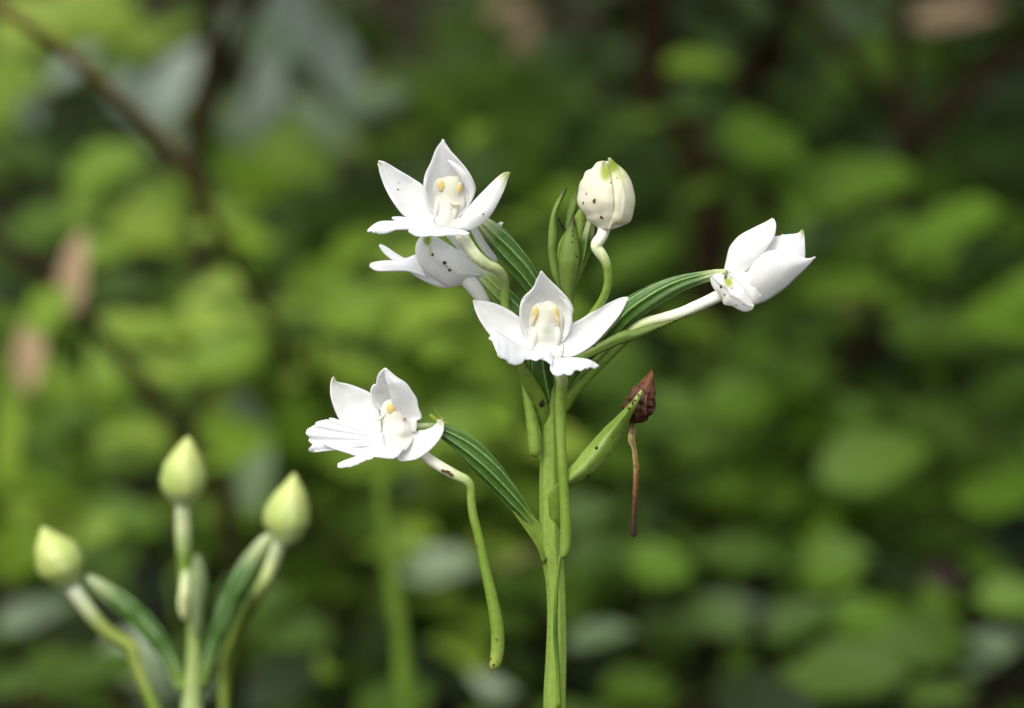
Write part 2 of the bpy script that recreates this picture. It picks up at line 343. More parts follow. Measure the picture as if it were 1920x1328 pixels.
# plants one can find in the photograph: (label, stem x in px, depth of plant, leaves (px, py, length px, angle, colour))
PLANTS = [
 ('lime leaved shrub behind the arching bare cane', 190, 1.75, [(60,40,230,10,'lime'),(180,25,260,-15,'lime'),(300,70,200,30,'lime'),(10,140,180,70,'lime'),(140,120,160,40,'silver'),(60,195,170,75,'silver'),(210,135,190,-30,'mid')]),
 ('blue-grey leaved shrub with painted sky sheen beyond the two upper left blossoms', 600, 1.5, [(560,40,320,-60,'silver'),(640,130,260,-70,'silver'),(500,150,240,80,'silver'),(700,190,200,20,'glauc'),(330,150,220,60,'silver'),(450,60,200,30,'glauc'),(600,230,220,-40,'glauc'),(250,190,200,-50,'silver'),(480,240,200,-30,'glauc'),(690,60,180,-20,'deep'),(300,240,200,-50,'glauc')]),
 ('mid green shrub with rounded leaves beside the arching cane', 260, 1.35, [(200,310,230,20,'mid'),(60,300,220,-20,'deep'),(320,370,240,15,'mid'),(110,420,240,10,'mid'),(280,430,200,-10,'lime'),(180,370,200,30,'mid'),(480,330,240,-20,'mid'),(420,400,200,10,'mid')]),
 ('green shrub straight behind the uppermost open blossom', 620, 1.55, [(560,290,220,-30,'mid'),(630,390,280,10,'mid'),(540,440,200,40,'mid'),(740,270,230,20,'mid'),(830,210,220,-30,'mid'),(900,150,200,15,'mid'),(640,470,220,0,'mid'),(880,330,240,20,'deep')]),
 ('lime green spreading plant between the white blossoms and buds', 400, 1.1, [(250,620,300,5,'lime'),(430,580,240,-8,'lime'),(570,600,260,6,'lime'),(340,680,240,20,'lime'),(650,565,200,-10,'mid'),(200,690,220,15,'mid'),(450,680,200,0,'mid'),(640,680,220,-15,'lime'),(560,700,120,50,'lime')]),
 ('shrub with drooping tan dead leaves beside green ones', 110, 0.92, [(140,510,230,80,'tan'),(60,650,250,78,'tan'),(20,730,160,60,'mid'),(230,540,160,10,'deep'),(90,580,160,40,'mid'),(20,560,150,-20,'dark'),(190,470,150,0,'mid')]),
 ('pale glaucous plant between the unopened buds', 470, 1.0, [(450,840,300,88,'glauc'),(480,900,200,70,'glauc'),(420,760,160,60,'lime'),(560,800,180,80,'mid'),(620,930,200,20,'mid'),(590,1110,200,10,'lime'),(560,1060,170,30,'mid'),(680,860,220,-10,'mid')]),
 ('bright green low plant around the leftmost unopened bud', 120, 0.95, [(20,830,240,80,'lime'),(120,790,200,20,'mid'),(80,900,220,-15,'mid'),(140,1010,240,25,'lime'),(230,970,220,-10,'mid'),(240,860,200,10,'mid'),(60,1150,220,20,'glauc'),(180,1120,220,0,'mid'),(30,1030,200,70,'mid')]),
 ('low broad leaved plant under the unopened buds', 260, 0.85, [(250,1240,220,5,'glauc'),(120,1260,220,-20,'mid'),(20,1280,200,20,'deep'),(400,1230,220,10,'mid'),(560,1250,200,-5,'mid'),(480,1120,180,0,'deep'),(330,1290,200,10,'glauc')]),
 ('soft green plant behind the long hanging spur', 770, 1.05, [(760,880,200,60,'glauc'),(830,1060,220,10,'glauc'),(720,1010,200,-20,'mid'),(900,930,180,20,'mid'),(880,790,220,10,'mid'),(700,770,220,20,'mid'),(830,1200,220,0,'deep'),(650,1250,200,10,'mid'),(900,1290,200,0,'glauc'),(970,1050,140,30,'tan')]),
 ('broad leaved green plant behind the nodding top flower', 1040, 1.6, [(1040,190,300,-25,'mid'),(990,300,340,-30,'mid'),(1090,250,260,40,'deep'),(1250,340,220,10,'mid'),(1150,400,260,0,'deep'),(985,55,150,70,'tan'),(950,15,120,20,'tan'),(870,60,200,0,'mid'),(1200,470,240,10,'deep'),(850,560,260,0,'mid'),(800,640,240,10,'mid')]),
 ('dark shrub above the half-open side flower', 1450, 1.9, [(1400,60,240,30,'deep'),(1530,50,260,-10,'deep'),(1650,120,280,10,'mid'),(1580,170,240,20,'deep'),(1350,170,220,-20,'deep'),(1340,240,220,40,'deep'),(1500,280,240,0,'deep'),(1430,130,200,10,'dark'),(1610,40,160,0,'glauc'),(1660,250,240,20,'deep')]),
 ('dark shrub with a dry tan leaf over the half-open flower', 1780, 1.75, [(1790,25,240,10,'tan'),(1880,60,200,60,'mid'),(1750,180,220,10,'deep'),(1850,260,240,-20,'deep'),(1780,340,240,20,'deep'),(1890,390,200,70,'deep'),(1700,330,220,-20,'deep'),(1820,430,220,0,'mid')]),
 ('green shrub just beyond the half-open side flower', 1620, 1.5, [(1540,340,220,10,'deep'),(1510,435,110,0,'glauc'),(1640,460,260,10,'mid'),(1720,500,240,-20,'deep'),(1870,600,240,40,'mid'),(1590,575,90,20,'litter'),(1750,620,240,0,'mid'),(1660,580,220,-10,'deep'),(1420,500,220,0,'deep'),(1340,400,220,20,'deep')]),
 ('curled frond-like green plant beyond the withered flower', 1400, 1.15, [(1390,750,200,5,'mid'),(1465,790,180,-45,'mid'),(1480,880,150,-85,'mid'),(1250,770,240,10,'mid'),(1340,830,260,20,'mid'),(1480,700,240,10,'mid'),(1230,950,160,40,'glauc'),(1180,870,220,0,'mid'),(1420,950,240,10,'mid'),(1150,690,200,20,'deep')]),
 ('bright green spreading plant with small purple leaves', 1690, 1.1, [(1640,860,300,15,'mid'),(1760,800,260,-20,'mid'),(1890,720,240,30,'lime'),(1860,850,160,-30,'rust'),(1640,985,320,-12,'lime'),(1770,985,110,10,'purple'),(1770,1085,120,-10,'purple'),(1570,1060,260,10,'mid'),(1720,1120,240,0,'deep'),(1840,950,240,20,'mid'),(1560,780,240,10,'mid')]),
 ('grey green low plant right of the tall green stalk', 1240, 0.95, [(1360,1140,260,10,'glauc'),(1120,1190,240,20,'glauc'),(1130,1040,220,0,'mid'),(1240,1060,200,-10,'mid'),(1380,1250,180,60,'lime'),(1200,1290,240,0,'mid'),(1090,960,200,10,'mid'),(1260,1180,220,0,'deep'),(960,1260,220,10,'deep')]),
 ('low green plant beyond the withered flower on the forest floor', 1680, 0.95, [(1850,1220,240,30,'glauc'),(1600,1280,240,0,'mid'),(1500,1160,240,20,'mid'),(1700,1220,240,-10,'deep'),(1760,1300,220,10,'mid'),(1480,1300,200,10,'glauc'),(1900,1120,220,0,'mid'),(1620,1160,220,0,'deep')]),
]
for lab, sx, y, lv in PLANTS:
    sp = []
    for q in lv:
        yy = y + rng.uniform(-0.12, 0.12); cl = q[4]
        if sx > 1000:  # shade of the right side is put into darker leaf colours
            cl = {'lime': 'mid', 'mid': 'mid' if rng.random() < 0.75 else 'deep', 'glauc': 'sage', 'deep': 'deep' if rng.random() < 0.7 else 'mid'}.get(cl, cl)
        elif cl == 'mid': cl = 'fresh' if rng.random() < 0.65 else 'mid'  # stronger light on the left is put into a brighter green
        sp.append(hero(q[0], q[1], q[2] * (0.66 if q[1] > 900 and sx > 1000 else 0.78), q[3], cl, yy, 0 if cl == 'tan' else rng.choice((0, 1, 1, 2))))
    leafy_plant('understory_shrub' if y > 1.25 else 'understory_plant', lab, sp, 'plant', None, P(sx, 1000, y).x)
# filler plants on the bank, look-alikes
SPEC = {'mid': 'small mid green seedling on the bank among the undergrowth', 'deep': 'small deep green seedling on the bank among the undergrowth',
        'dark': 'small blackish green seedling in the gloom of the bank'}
for i in range(34):
    y = rng.uniform(1.35, 2.9); px = rng.uniform(-60, 1980); x = P(px, 600, y).x
    left = px < 900
    cl = rng.choices(('mid', 'deep', 'dark'), (5, 4, 1) if left else (2, 5, 2))[0]  # darker greens on the right stand in for shade there
    sp = []; gz = ground_z(x, y); hgt = rng.uniform(0.16, 0.36)
    for k in range(10):
        a = rng.uniform(0, 6.28); rr = rng.uniform(0.02, 0.13); c = Vector((x + rr * math.cos(a), y + rr * math.sin(a) * 0.7, gz + rng.uniform(0.03, hgt)))
        sp.append((c, rng.uniform(0.06, 0.12), rng.choice((0, 1, 1, 2)), Vector((math.cos(a), math.sin(a), rng.uniform(-0.4, 0.3))), Vector((rng.uniform(-.4, .4), -0.5, 1)), cl))
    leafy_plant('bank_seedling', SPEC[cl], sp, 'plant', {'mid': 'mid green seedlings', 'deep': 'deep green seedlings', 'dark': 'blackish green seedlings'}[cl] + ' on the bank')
SPEC2 = {'fresh': ('slender fresh green seedling in front of the darker bank plants', 'slender fresh green seedlings'), 'mid': ('slender grass green seedling in front of the darker bank plants', 'slender grass green seedlings'),
         'deep': ('slender bottle green seedling in front of the darker bank plants', 'slender bottle green seedlings'), 'lime': ('slender yellow-green seedling in front of the darker bank plants', 'slender yellow-green seedlings')}
for i in range(80):
    px = rng.uniform(-60, 1980); left = px < 1000
    y = rng.uniform(0.95, 2.0); x = P(px, 600, y).x
    cl = rng.choices(('fresh', 'mid', 'deep', 'lime'), (5, 2.4, 1, 3) if left else (0.6, 3.5, 4, 0))[0]  # left lit, right shaded: painted by the choice of leaf colour
    sp = []; gz = ground_z(x, y); hgt = rng.uniform(0.2, 0.42)
    for k in range(9):
        a = rng.uniform(0, 6.28); rr = rng.uniform(0.015, 0.07); c = Vector((x + rr * math.cos(a), y + rr * math.sin(a) * 0.7, gz + hgt * rng.uniform(0.25, 1)))
        sp.append((c, rng.uniform(0.03, 0.065), rng.choice((0, 1, 1, 2)), Vector((math.cos(a), math.sin(a), rng.uniform(-0.5, 0.3))), Vector((rng.uniform(-.4, .4), -0.6, 1)), cl))
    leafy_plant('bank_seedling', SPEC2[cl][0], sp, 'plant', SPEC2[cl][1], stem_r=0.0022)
for i in range(30):                       # the same seedlings go on to either side of the view
    px = rng.choice((-1, 1)) * rng.uniform(1020, 1900) + 960; y = rng.uniform(0.8, 2.2); x = P(px, 600, y).x; cl = rng.choice(('fresh', 'mid', 'deep')); sp = []; gz = ground_z(x, y); hgt = rng.uniform(0.2, 0.42)
    for k in range(11):
        a = rng.uniform(0, 6.28); rr = rng.uniform(0.02, 0.11); c = Vector((x + rr * math.cos(a), y + rr * math.sin(a) * 0.7, gz + hgt * rng.uniform(0.2, 1)))
        sp.append((c, rng.uniform(0.05, 0.10), rng.choice((0, 1, 2)), Vector((math.cos(a), math.sin(a), rng.uniform(-0.5, 0.3))), Vector((rng.uniform(-.4, .4), -0.6, 1)), cl))
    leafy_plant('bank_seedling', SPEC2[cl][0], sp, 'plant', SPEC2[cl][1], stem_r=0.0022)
# ground cover that nobody could count
def cover(name, label, cl, N, seed, y0, y1, xr, s0, s1, h):
    r = random.Random(seed); vs, fs = [], []
    for i in range(N):
        y = y0 + (y1 - y0) * r.random() ** 0.8; x = r.uniform(-xr, xr) * (0.5 + 0.5 * (y + .7) / (y1 + .7)); L = r.uniform(s0, s1); a = r.uniform(0, 6.28)
        c = Vector((x, y, ground_z(x, y) + r.uniform(0.0, h)))
        ax = Vector((math.cos(a), math.sin(a), r.uniform(-.4, .5))).normalized(); n = Vector((r.uniform(-.6, .6), r.uniform(-.9, .2), 1)).normalized()
        b = n.cross(ax).normalized() * L * 0.28; n = ax.cross(b).normalized()
        k = len(vs); vs += [c - ax * L * .5, c - ax * L * .1 + b + n * L * .05, c - ax * L * .1, c - ax * L * .1 - b + n * L * .05, c + ax * L * .28 + b * .7, c + ax * L * .25, c + ax * L * .28 - b * .7, c + ax * L * .5 - n * L * .1]
        fs += [(k, k + 1, k + 2), (k, k + 2, k + 3), (k + 1, k + 4, k + 5, k + 2), (k + 2, k + 5, k + 6, k + 3), (k + 4, k + 7, k + 5), (k + 5, k + 7, k + 6)]
    o = mesh(name, vs, fs, LEAF[cl]); o['kind'] = 'stuff'; o['label'] = label; o['category'] = 'foliage'
cover('ground_cover', 'dark green ground cover matting the bank behind the orchids', 'dark', 5200, 5, 0.5, 5.5, 3.2, 0.03, 0.09, 0.14)  # near-black leaf colour paints the shade in gaps between the plants
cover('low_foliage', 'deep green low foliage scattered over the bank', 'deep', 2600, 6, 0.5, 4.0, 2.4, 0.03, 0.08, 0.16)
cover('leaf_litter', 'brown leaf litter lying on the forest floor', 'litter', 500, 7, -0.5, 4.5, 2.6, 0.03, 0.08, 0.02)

# ------------------------------------------------------------------ saplings, canes
def sapling(label, pts, y, r0, r1, seed, crown_h=1.5):
    """trunk through pixels at depth y, carried on above the picture to a leafy crown"""
    r = random.Random(seed); c = [P(a, b, y) for a, b in pts]
    b = Vector((c[0].x, y, ground_z(c[0].x, y) - 0.02)); o = root('forest_sapling', b, label, 'tree', None)
    top = c[-1] + Vector((r.uniform(-.1, .1), 0.25, crown_h))
    path = [b] + c + [c[-1].lerp(top, .4) + Vector((.02, 0, 0)), top]
    path = [Vector(q[:3]) for q in crom([tuple(v) for v in path], True, 5)]
    n = len(path); tr = [(v, lerp(r0, r1, i / (n - 1))) for i, v in enumerate(path)]
    paths = [tr]; ends = []
    for k in range(7):
        j = int(n * lerp(.62, .95, k / 6)); a = r.uniform(0, 6.28); s = path[min(j, n - 1)]
        e = s + Vector((math.cos(a) * .45, math.sin(a) * .45, r.uniform(.1, .4))); paths.append(bez(s, (s + e) / 2 + Vector((0, 0, .06)), e, r1, .002, 5)); ends.append(e); ends.append(s.lerp(e, .6))
    vs, fs = tubes3(paths, 9); mesh('trunk', vs, fs, M_BARK, o)
    vs, fs = [], []
    for e in ends + [top]:
        for k in range(26):
            p = e + Vector((r.gauss(0, .13), r.gauss(0, .13), r.gauss(0, .09))); L = r.uniform(.06, .11); a = r.uniform(0, 6.28)
            ax = Vector((math.cos(a), math.sin(a), r.uniform(-.5, .2))).normalized(); bb = Vector((0, 0, 1)).cross(ax).normalized() * L * .25
            q = len(vs); vs += [p - ax * L * .5, p + bb, p + ax * L * .5, p - bb]; fs.append((q, q + 1, q + 2, q + 3))
    mesh('crown', vs, fs, LEAF['deep'], o, smooth=False); return o
sapling('slender dark sapling rising behind the arching bare cane', [(385, 700), (380, 450), (365, 230), (398, 20)], 1.15, 0.008, 0.006, 1)
sapling('dark sapling trunk rising behind the nodding top flower', [(1330, 420), (1290, 250), (1225, 10)], 1.5, 0.02, 0.012, 2)
sapling('dark sapling trunk just above the half-open side flower', [(1440, 560), (1432, 330), (1400, 120), (1470, 0)], 1.7, 0.013, 0.009, 3)
sapling('thin dark sapling between the withered flower and purple leaves', [(1480, 1050), (1500, 900), (1560, 750), (1640, 600), (1700, 300), (1690, 100)], 1.3, 0.007, 0.006, 4)
sapling('dark leaning sapling beyond the shrub with a dry tan leaf', [(1890, 700), (1830, 300), (1850, 60)], 2.5, 0.03, 0.014, 5)
def cane(label, pts, y, r0, r1, mat):
    pts3 = [P(a, b, yy) for (a, b), yy in zip(pts, y)]; b = Vector((pts3[0].x + .02, pts3[0].y, ground_z(pts3[0].x, pts3[0].y) - .01))
    o = root('arching_cane', b, label, 'branch', None)
    path = [Vector(q[:3]) for q in crom([tuple(v) for v in [b] + pts3], True, 6)]; n = len(path)
    vs, fs = tubes3([[(v, lerp(r0, r1, i / (n - 1)) * (1 + 0.25 * max(0, math.sin(i * 1.1)) ** 8)) for i, v in enumerate(path)]], 9)
    mesh('cane_stem', vs, fs, mat, o)
cane('bare brown cane arching up to the left over the buds', [(610, 900), (560, 690), (480, 560), (395, 400), (300, 260), (150, 120), (20, 30), (-120, -30)], [1.25, 1.0, .8, .66, .58, .53, .50, .48], .0034, .0022, M_CANE)
cane('dark cane leaning left below the drooping tan leaves', [(420, 950), (300, 760), (170, 610), (60, 500), (-60, 430)], [.95, .95, .95, .95, .95], .006, .004, M_BARK)
cane('thin yellow-green cane standing under the lower left blossom', [(765, 1328), (750, 1180), (720, 1000), (715, 900)], [.5, .5, .5, .5], .0045, .0022, M_STEM)

# ================================================================== THE ORCHID IN FOCUS
ob = P(1040, 1328, 0.005); ob.z = 0
orc = root('orchid_plant', ob, 'flowering orchid with white fringed blossoms, hanging green spurs and one withered brown flower', 'orchid')
# stem: from the ground up through the frame to the bract cluster
gp = [(1046, 3300, 5, 27), (1042, 2400, 5, 25), (1040, 1700, 5, 22), (1040, 1328, 5, 21), (1043, 1250, 5, 20), (1044, 1150, 5, 17.5), (1041, 1080, 5, 18.5),
      (1035, 1030, 5, 22), (1034, 960, 5, 22), (1033, 900, 5, 21), (1033, 830, 5, 19), (1033, 770, 5, 18), (1035, 700, 5.5, 17), (1040, 640, 6, 16), (1050, 580, 6.5, 14), (1058, 530, 7, 11)]
stem = tube('stem', orc, 0, gp, [GRN, GRN, GRN, GRN, LIGHT, LIGHT, GRN], M_GREEN, 7, 0.05, 0.8, 90, 56, LIGHT)
tube('sheath_ridge', orc, 0, [(1047, 1328, 2.2, 5), (1046, 1260, 2.2, 4), (1041, 1180, 2.4, 4), (1044, 1100, 2.6, 3), (1050, 1040, 2.2, 2)], [GRN, DEEP, GRN], M_GREEN, n=24, seg=10)
patch('leaf_sheath', orc, 7, [(318, 1180), (304, 1080), (297, 960), (298, 890), (320, 850), (350, 815)], [(372, 1180), (380, 1080), (384, 960), (386, 890), (390, 850), (380, 795)], (5, 2.6, 2.0, 1.8), (5, 2.8, 2.4, 2.2), -0.6, 14, 8, M_BRACT, GRN, ruffle=0.1)

# ---------- flower A: uppermost open one
CW = (0.87, 0.87, 0.80); POL = (0.92, 0.70, 0.20)
A = patch('flower', orc, 1, [(545, 700), (560, 600), (562, 500), (558, 420), (580, 350), (630, 310), (665, 300)], [(760, 700), (770, 600), (785, 500), (785, 420), (765, 350), (715, 310), (672, 300)], (-1, .4, .8, .6, 1.6), (-1, .4, .8, .6, 1.6), (-1.2, -1.3, -1.3, -.9, -.3), 26, 18, col=CW, ruffle=.6, paint=((670, 400, 130, 110, CREAM, .8),), label='uppermost open white blossom with two yellow pollinia')
patch('dorsal_sepal', A, 1, [(575, 640), (530, 560), (500, 460), (497, 390), (510, 320), (548, 240), (582, 150), (630, 80)],
      [(725, 650), (800, 560), (822, 495), (852, 440), (845, 385), (800, 300), (735, 220), (680, 160), (630, 80)], (1, -.9, -1.7, -2, -2.4), (1, .4, -1.7, -2.5, -2.4), (2.8, 3.2, 2.6, 1.2, 0), 34, 16, ruffle=0.4)
patch('petal', A, 1, [(700, 640), (790, 560), (815, 480), (790, 410), (745, 330), (690, 270), (650, 215)], [(800, 590), (826, 500), (848, 450), (835, 390), (785, 310), (720, 250), (650, 215)],
      (.2, -1, -2, -.6), (-.2, -2.2, -3.6, -1.2), -0.4, 24, 8)
patch('petal', A, 1, [(600, 620), (550, 540), (525, 450), (530, 380), (545, 310)], [(560, 630), (520, 540), (498, 430), (512, 340), (545, 310)], (.4, .3, -.1, -.8), (.2, -1.2, -2.1, -1.2), -0.3, 22, 6)
ls = patch('lateral_sepal', A, 1, [(570, 600), (540, 520), (495, 410), (430, 358), (330, 298), (230, 240), (183, 230)], [(570, 660), (470, 655), (370, 612), (300, 530), (240, 430), (200, 330), (178, 250)],
      (-.5, 0, 1, 0, -1), (-2, -3, -3.5, -2, -1), (2, 2.4, 1.5, .5), 30, 14, tip=TIP, tip_at=.93, ruffle=.3)
speck(ls, 1, 318, 428, 7); speck(ls, 1, 322, 380, 4)
ls = patch('lateral_sepal', A, 1, [(720, 690), (760, 615), (830, 525), (930, 420), (1000, 350), (1052, 312), (1092, 310)], [(725, 697), (810, 706), (900, 662), (960, 600), (1022, 490), (1062, 400), (1092, 312)],
      (-3, -4, -4, -3, -2), (-3.5, -5, -5.5, -4, -2), (-.8, -1.4, -1, 0), 30, 14, tip=TIP, tip_at=.72, tip_w=.9, ruffle=.25)
speck(ls, 1, 908, 597, 7)
LIPW = (0.86, 0.87, 0.88)
patch('lip_lobe', A, 1, [(560, 650), (480, 642), (390, 626), (320, 617), (278, 622)], [(600, 690), (500, 690), (400, 670), (335, 652), (300, 640), (278, 622)], (-2, -3, -3), (-5, -5, -3), -.6, 24, 8, col=LIPW)
patch('lip_lobe', A, 1, [(560, 660), (470, 655), (380, 650), (290, 648), (200, 650), (150, 674), (108, 712)], [(560, 695), (470, 695), (380, 702), (300, 706), (232, 732), (176, 734), (172, 722), (146, 727), (140, 712), (108, 718)],
      (-3, -5, -7, -8), (-5, -7, -9, -9), -.6, 40, 10, col=LIPW, s2=False)
patch('lip_lobe', A, 1, [(390, 706), (470, 690), (560, 684), (640, 690), (710, 700), (770, 712), (812, 731)], [(392, 714), (438, 745), (480, 754), (540, 747), (570, 749), (620, 748), (650, 742), (700, 742), (735, 738), (765, 744), (775, 738), (812, 734)],
      (-6, -6, -6, -5), (-10, -11, -11, -9), -.8, 40, 10, col=LIPW, s2=False)
blob('pollinium', A, 1, 614, 396, -.35, 26, 44, 0.55, POL, rot=-6, edge=CREAM, nu=20, nv=14); blob('pollinium', A, 1, 742, 418, -.3, 21, 42, 0.55, POL, rot=14, edge=CREAM, nu=20, nv=14)
tube('stigma_arm', A, 1, [(680, 505, -1., 8), (690, 520, -1.4, 10), (715, 528, -1.5, 11), (752, 528, -1.2, 9)], CREAM, M_PETAL, n=14, seg=10)
tube('stigma_arm', A, 1, [(730, 470, .2, 5), (716, 570, -.4, 20), (700, 670, -.6, 5)], CW, M_PETAL, n=14, seg=10)
tube('stigma_arm', A, 1, [(600, 470, .4, 5), (582, 570, -.1, 22), (580, 670, -.4, 5)], CW, M_PETAL, n=14, seg=10)
tube('spur', A, 1, [(735, 690, 0, 40), (770, 770, -3, 46), (850, 880, -5, 44), (930, 945, -4, 40), (1000, 975, -2.5, 36), (1046, 1030, 0, 32), (1056, 1100, 2.6, 31), (1058, 1200, 3.8, 32), (1062, 1290, 4, 32), (1100, 1400, 4, 32), (1180, 1640, 3.5, 34), (1222, 1900, 2.2, 36), (1258, 2130, 1.6, 44), (1268, 2240, 1.6, 40), (1270, 2275, 1.6, 16)],
     [(0.78, 0.80, 0.66), PALE, LIGHT, GRN, GRN, GRN, LIGHT], M_GREEN, n=70)
tube('ovary', A, 1, [(840, 640, 1, 20), (900, 660, 1.5, 46), (1000, 760, 2.5, 74), (1100, 880, 3.5, 82), (1190, 1000, 4.5, 74), (1250, 1100, 5.5, 60), (1310, 1230, 6, 40), (1400, 1450, 6, 30)],
     [PALE, DEEP, DEEP, DEEP, DEEP, GRN], M_GREEN, 8, 0.11, 1.2, 50, 88, RIDGE)

# ---------- flower B: turned away, under A
B = blob('flower', orc, 1, 760, 900, 10, 60, 80, 3.0, WHITE, label='white blossom facing left below the uppermost one, with rust specks')
ls = patch('lateral_sepal', B, 1, [(900, 1010), (850, 960), (740, 860), (640, 790), (570, 752), (505, 750)], [(880, 1030), (760, 1078), (680, 1095), (600, 1055), (520, 1000), (458, 915), (442, 830), (470, 765), (505, 750)],
      (7, 5, 4, 4), (8, 6, 5, 4), (-1.5, -2.5, -2), 44, 30, crease=.4, paint=((522, 775, 38, 60, (0.40, 0.52, 0.05), 1), (545, 850, 14, 60, (0.55, 0.62, 0.2), .7)))
for q in ((558, 876, 10), (640, 935, 13), (676, 980, 14), (655, 955, 5), (520, 800, 4)): speck(ls, 1, *q)
patch('lip_lobe', B, 1, [(500, 900), (440, 880), (370, 905), (300, 868), (230, 822), (190, 808)], [(500, 960), (430, 940), (330, 935), (280, 915), (215, 862), (188, 815)], (9, 9, 9), (8, 8, 8), -.4, 24, 8, col=LIPW)
patch('lip_lobe', B, 1, [(470, 930), (370, 925), (250, 920), (160, 930), (125, 945)], [(520, 1040), (440, 1010), (380, 992), (300, 990), (180, 992), (135, 972), (122, 952)], (8, 7, 7), (7, 6, 6), -.4, 24, 8, col=LIPW)
patch('lip_lobe', B, 1, [(760, 960), (600, 900), (470, 890), (380, 910)], [(760, 1075), (680, 1104), (600, 1100), (480, 1050), (380, 985)], (9, 9, 8), (8, 8, 7), -.5, 24, 10, col=LIPW)
patch('dorsal_sepal', B, 1, [(900, 990), (800, 900), (700, 800), (640, 730)], [(960, 960), (860, 860), (790, 770), (740, 690), (690, 680)], (10, 9, 8), (10, 9, 8), -1.2, 22, 10)
patch('petal', B, 1, [(1000, 930), (930, 880), (870, 800), (820, 700)], [(1010, 930), (970, 850), (920, 760), (860, 670), (820, 660)], (9, 8, 7), (9, 8, 7), .6, 22, 8)
patch('petal', B, 1, [(985, 690), (1000, 670), (1025, 655)], [(990, 700), (1030, 690), (1045, 655)], (10, 10, 9), (10, 10, 9), 0, 8, 5)
tube('spur', B, 1, [(740, 980, 9, 70), (820, 1070, 7, 58), (880, 1150, 7, 50), (930, 1240, 8, 44), (1000, 1380, 9, 40), (1080, 1600, 10, 36)], [WHITE, (0.84, 0.85, 0.80), PALE, GRN], M_PETAL, n=40)
tube('ovary', B, 1, [(820, 900, 9, 30), (890, 1000, 8.5, 52), (990, 1110, 8, 66), (1090, 1220, 7.5, 70), (1200, 1350, 7, 60), (1330, 1500, 6.5, 40)], [WHITE, LIGHT, DEEP, DEEP, GRN], M_GREEN, 8, 0.11, 1.0, 46, 88, RIDGE)

# ---------- flower C: centre, facing the camera
C = patch('flower', orc, 2, [(560, 860), (575, 760), (582, 660), (580, 560), (585, 460), (630, 390), (715, 360)], [(850, 860), (872, 760), (868, 660), (868, 560), (862, 460), (810, 390), (735, 360)], (-2, .4, .9, .7, 1.8), (-2, .4, .9, .7, 1.8), (-1.0, -1.2, -1.4, -1.3, -.4), 28, 22, col=CW, ruffle=.6, paint=((725, 470, 170, 130, CREAM, .75), (725, 620, 60, 50, (0.6, 0.68, 0.46), .6)), label='white blossom in the middle facing out, two orange-yellow pollinia under its hood')
patch('dorsal_sepal', C, 2, [(610, 740), (540, 660), (512, 560), (507, 480), (516, 395), (545, 342), (600, 290), (630, 248), (650, 190), (685, 127)],
      [(850, 740), (910, 640), (940, 560), (936, 492), (949, 455), (940, 412), (900, 350), (820, 265), (740, 190), (685, 127)], (1, -.2, -.9, -1.5, -2, -3), (1, -.2, -.9, -1.5, -2, -3), (2.8, 3.2, 2.6, 1.2, 0), 40, 20, ruffle=.35)
patch('petal', C, 2, [(600, 720), (570, 640), (555, 540), (550, 450), (565, 390), (590, 330)], [(590, 730), (535, 640), (510, 540), (514, 430), (535, 370), (590, 330)], (.6, .6, .4, -.6), (.2, -.5, -1.5, -1), -.3, 24, 8)
patch('petal', C, 2, [(850, 720), (880, 620), (890, 540), (885, 460), (870, 400), (840, 330)], [(860, 720), (920, 630), (936, 540), (936, 450), (900, 380), (840, 330)], (.6, .6, .4, -.6), (.2, -.5, -1.5, -1), -.3, 24, 8)
patch('lateral_sepal', C, 2, [(620, 660), (560, 580), (505, 515), (400, 440), (280, 388), (165, 370), (120, 366)], [(620, 790), (470, 760), (340, 720), (260, 650), (208, 580), (160, 500), (132, 430), (119, 372)],
      (0, 1, 1.5, 1, .5), (-1.5, -2.5, -3, -2, .3), (1.6, 2, 1.5, .3), 32, 16, tip=(0.6, 0.62, 0.25), tip_at=.92, ruffle=.3)
patch('lateral_sepal', C, 2, [(850, 680), (890, 630), (945, 564), (1020, 525), (1130, 455), (1250, 390), (1350, 350), (1410, 348)], [(825, 835), (912, 840), (1000, 812), (1130, 720), (1250, 590), (1340, 480), (1392, 390), (1412, 350)],
      (0, 1, 1.5, 1, .5), (-1.5, -2.5, -3, -2, .3), (1.6, 2.2, 1.6, .3), 32, 16, tip=(0.6, 0.62, 0.35), tip_at=.95, ruffle=.3)
patch('lip_lobe', C, 2, [(600, 790), (540, 765), (470, 728), (380, 668), (330, 640), (300, 628), (264, 629), (300, 648), (262, 660), (284, 672), (252, 680)],
      [(610, 830), (575, 845), (545, 866), (520, 896), (468, 909), (440, 898), (420, 896), (408, 878), (388, 860), (350, 850), (330, 832), (318, 800), (303, 770), (306, 752), (290, 738), (296, 718), (282, 706), (252, 683)],
      (-1, -4, -5, -5), (-4, -8, -10, -8), -.8, 60, 12, col=LIPW, s1=False, s2=False)
patch('lip_lobe', C, 2, [(585, 800), (640, 784), (700, 786), (750, 800), (785, 840)], [(560, 858), (600, 858), (640, 874), (672, 856), (720, 872), (775, 905)], (-2, -3, -3, -2.5), (-7, -8, -7, -8), -1.2, 24, 10, col=LIPW)
patch('lip_lobe', C, 2, [(745, 830), (790, 852), (860, 850), (950, 847), (1060, 860), (1115, 882), (1162, 914)],
      [(755, 880), (768, 900), (765, 950), (785, 985), (820, 998), (850, 990), (876, 976), (900, 992), (935, 990), (962, 946), (985, 946), (1015, 957), (1048, 932), (1070, 938), (1086, 921), (1110, 930), (1130, 942), (1134, 920), (1162, 916)],
      (-2, -5, -6, -6), (-7, -10, -11, -8), -.8, 60, 12, col=LIPW, s2=False)
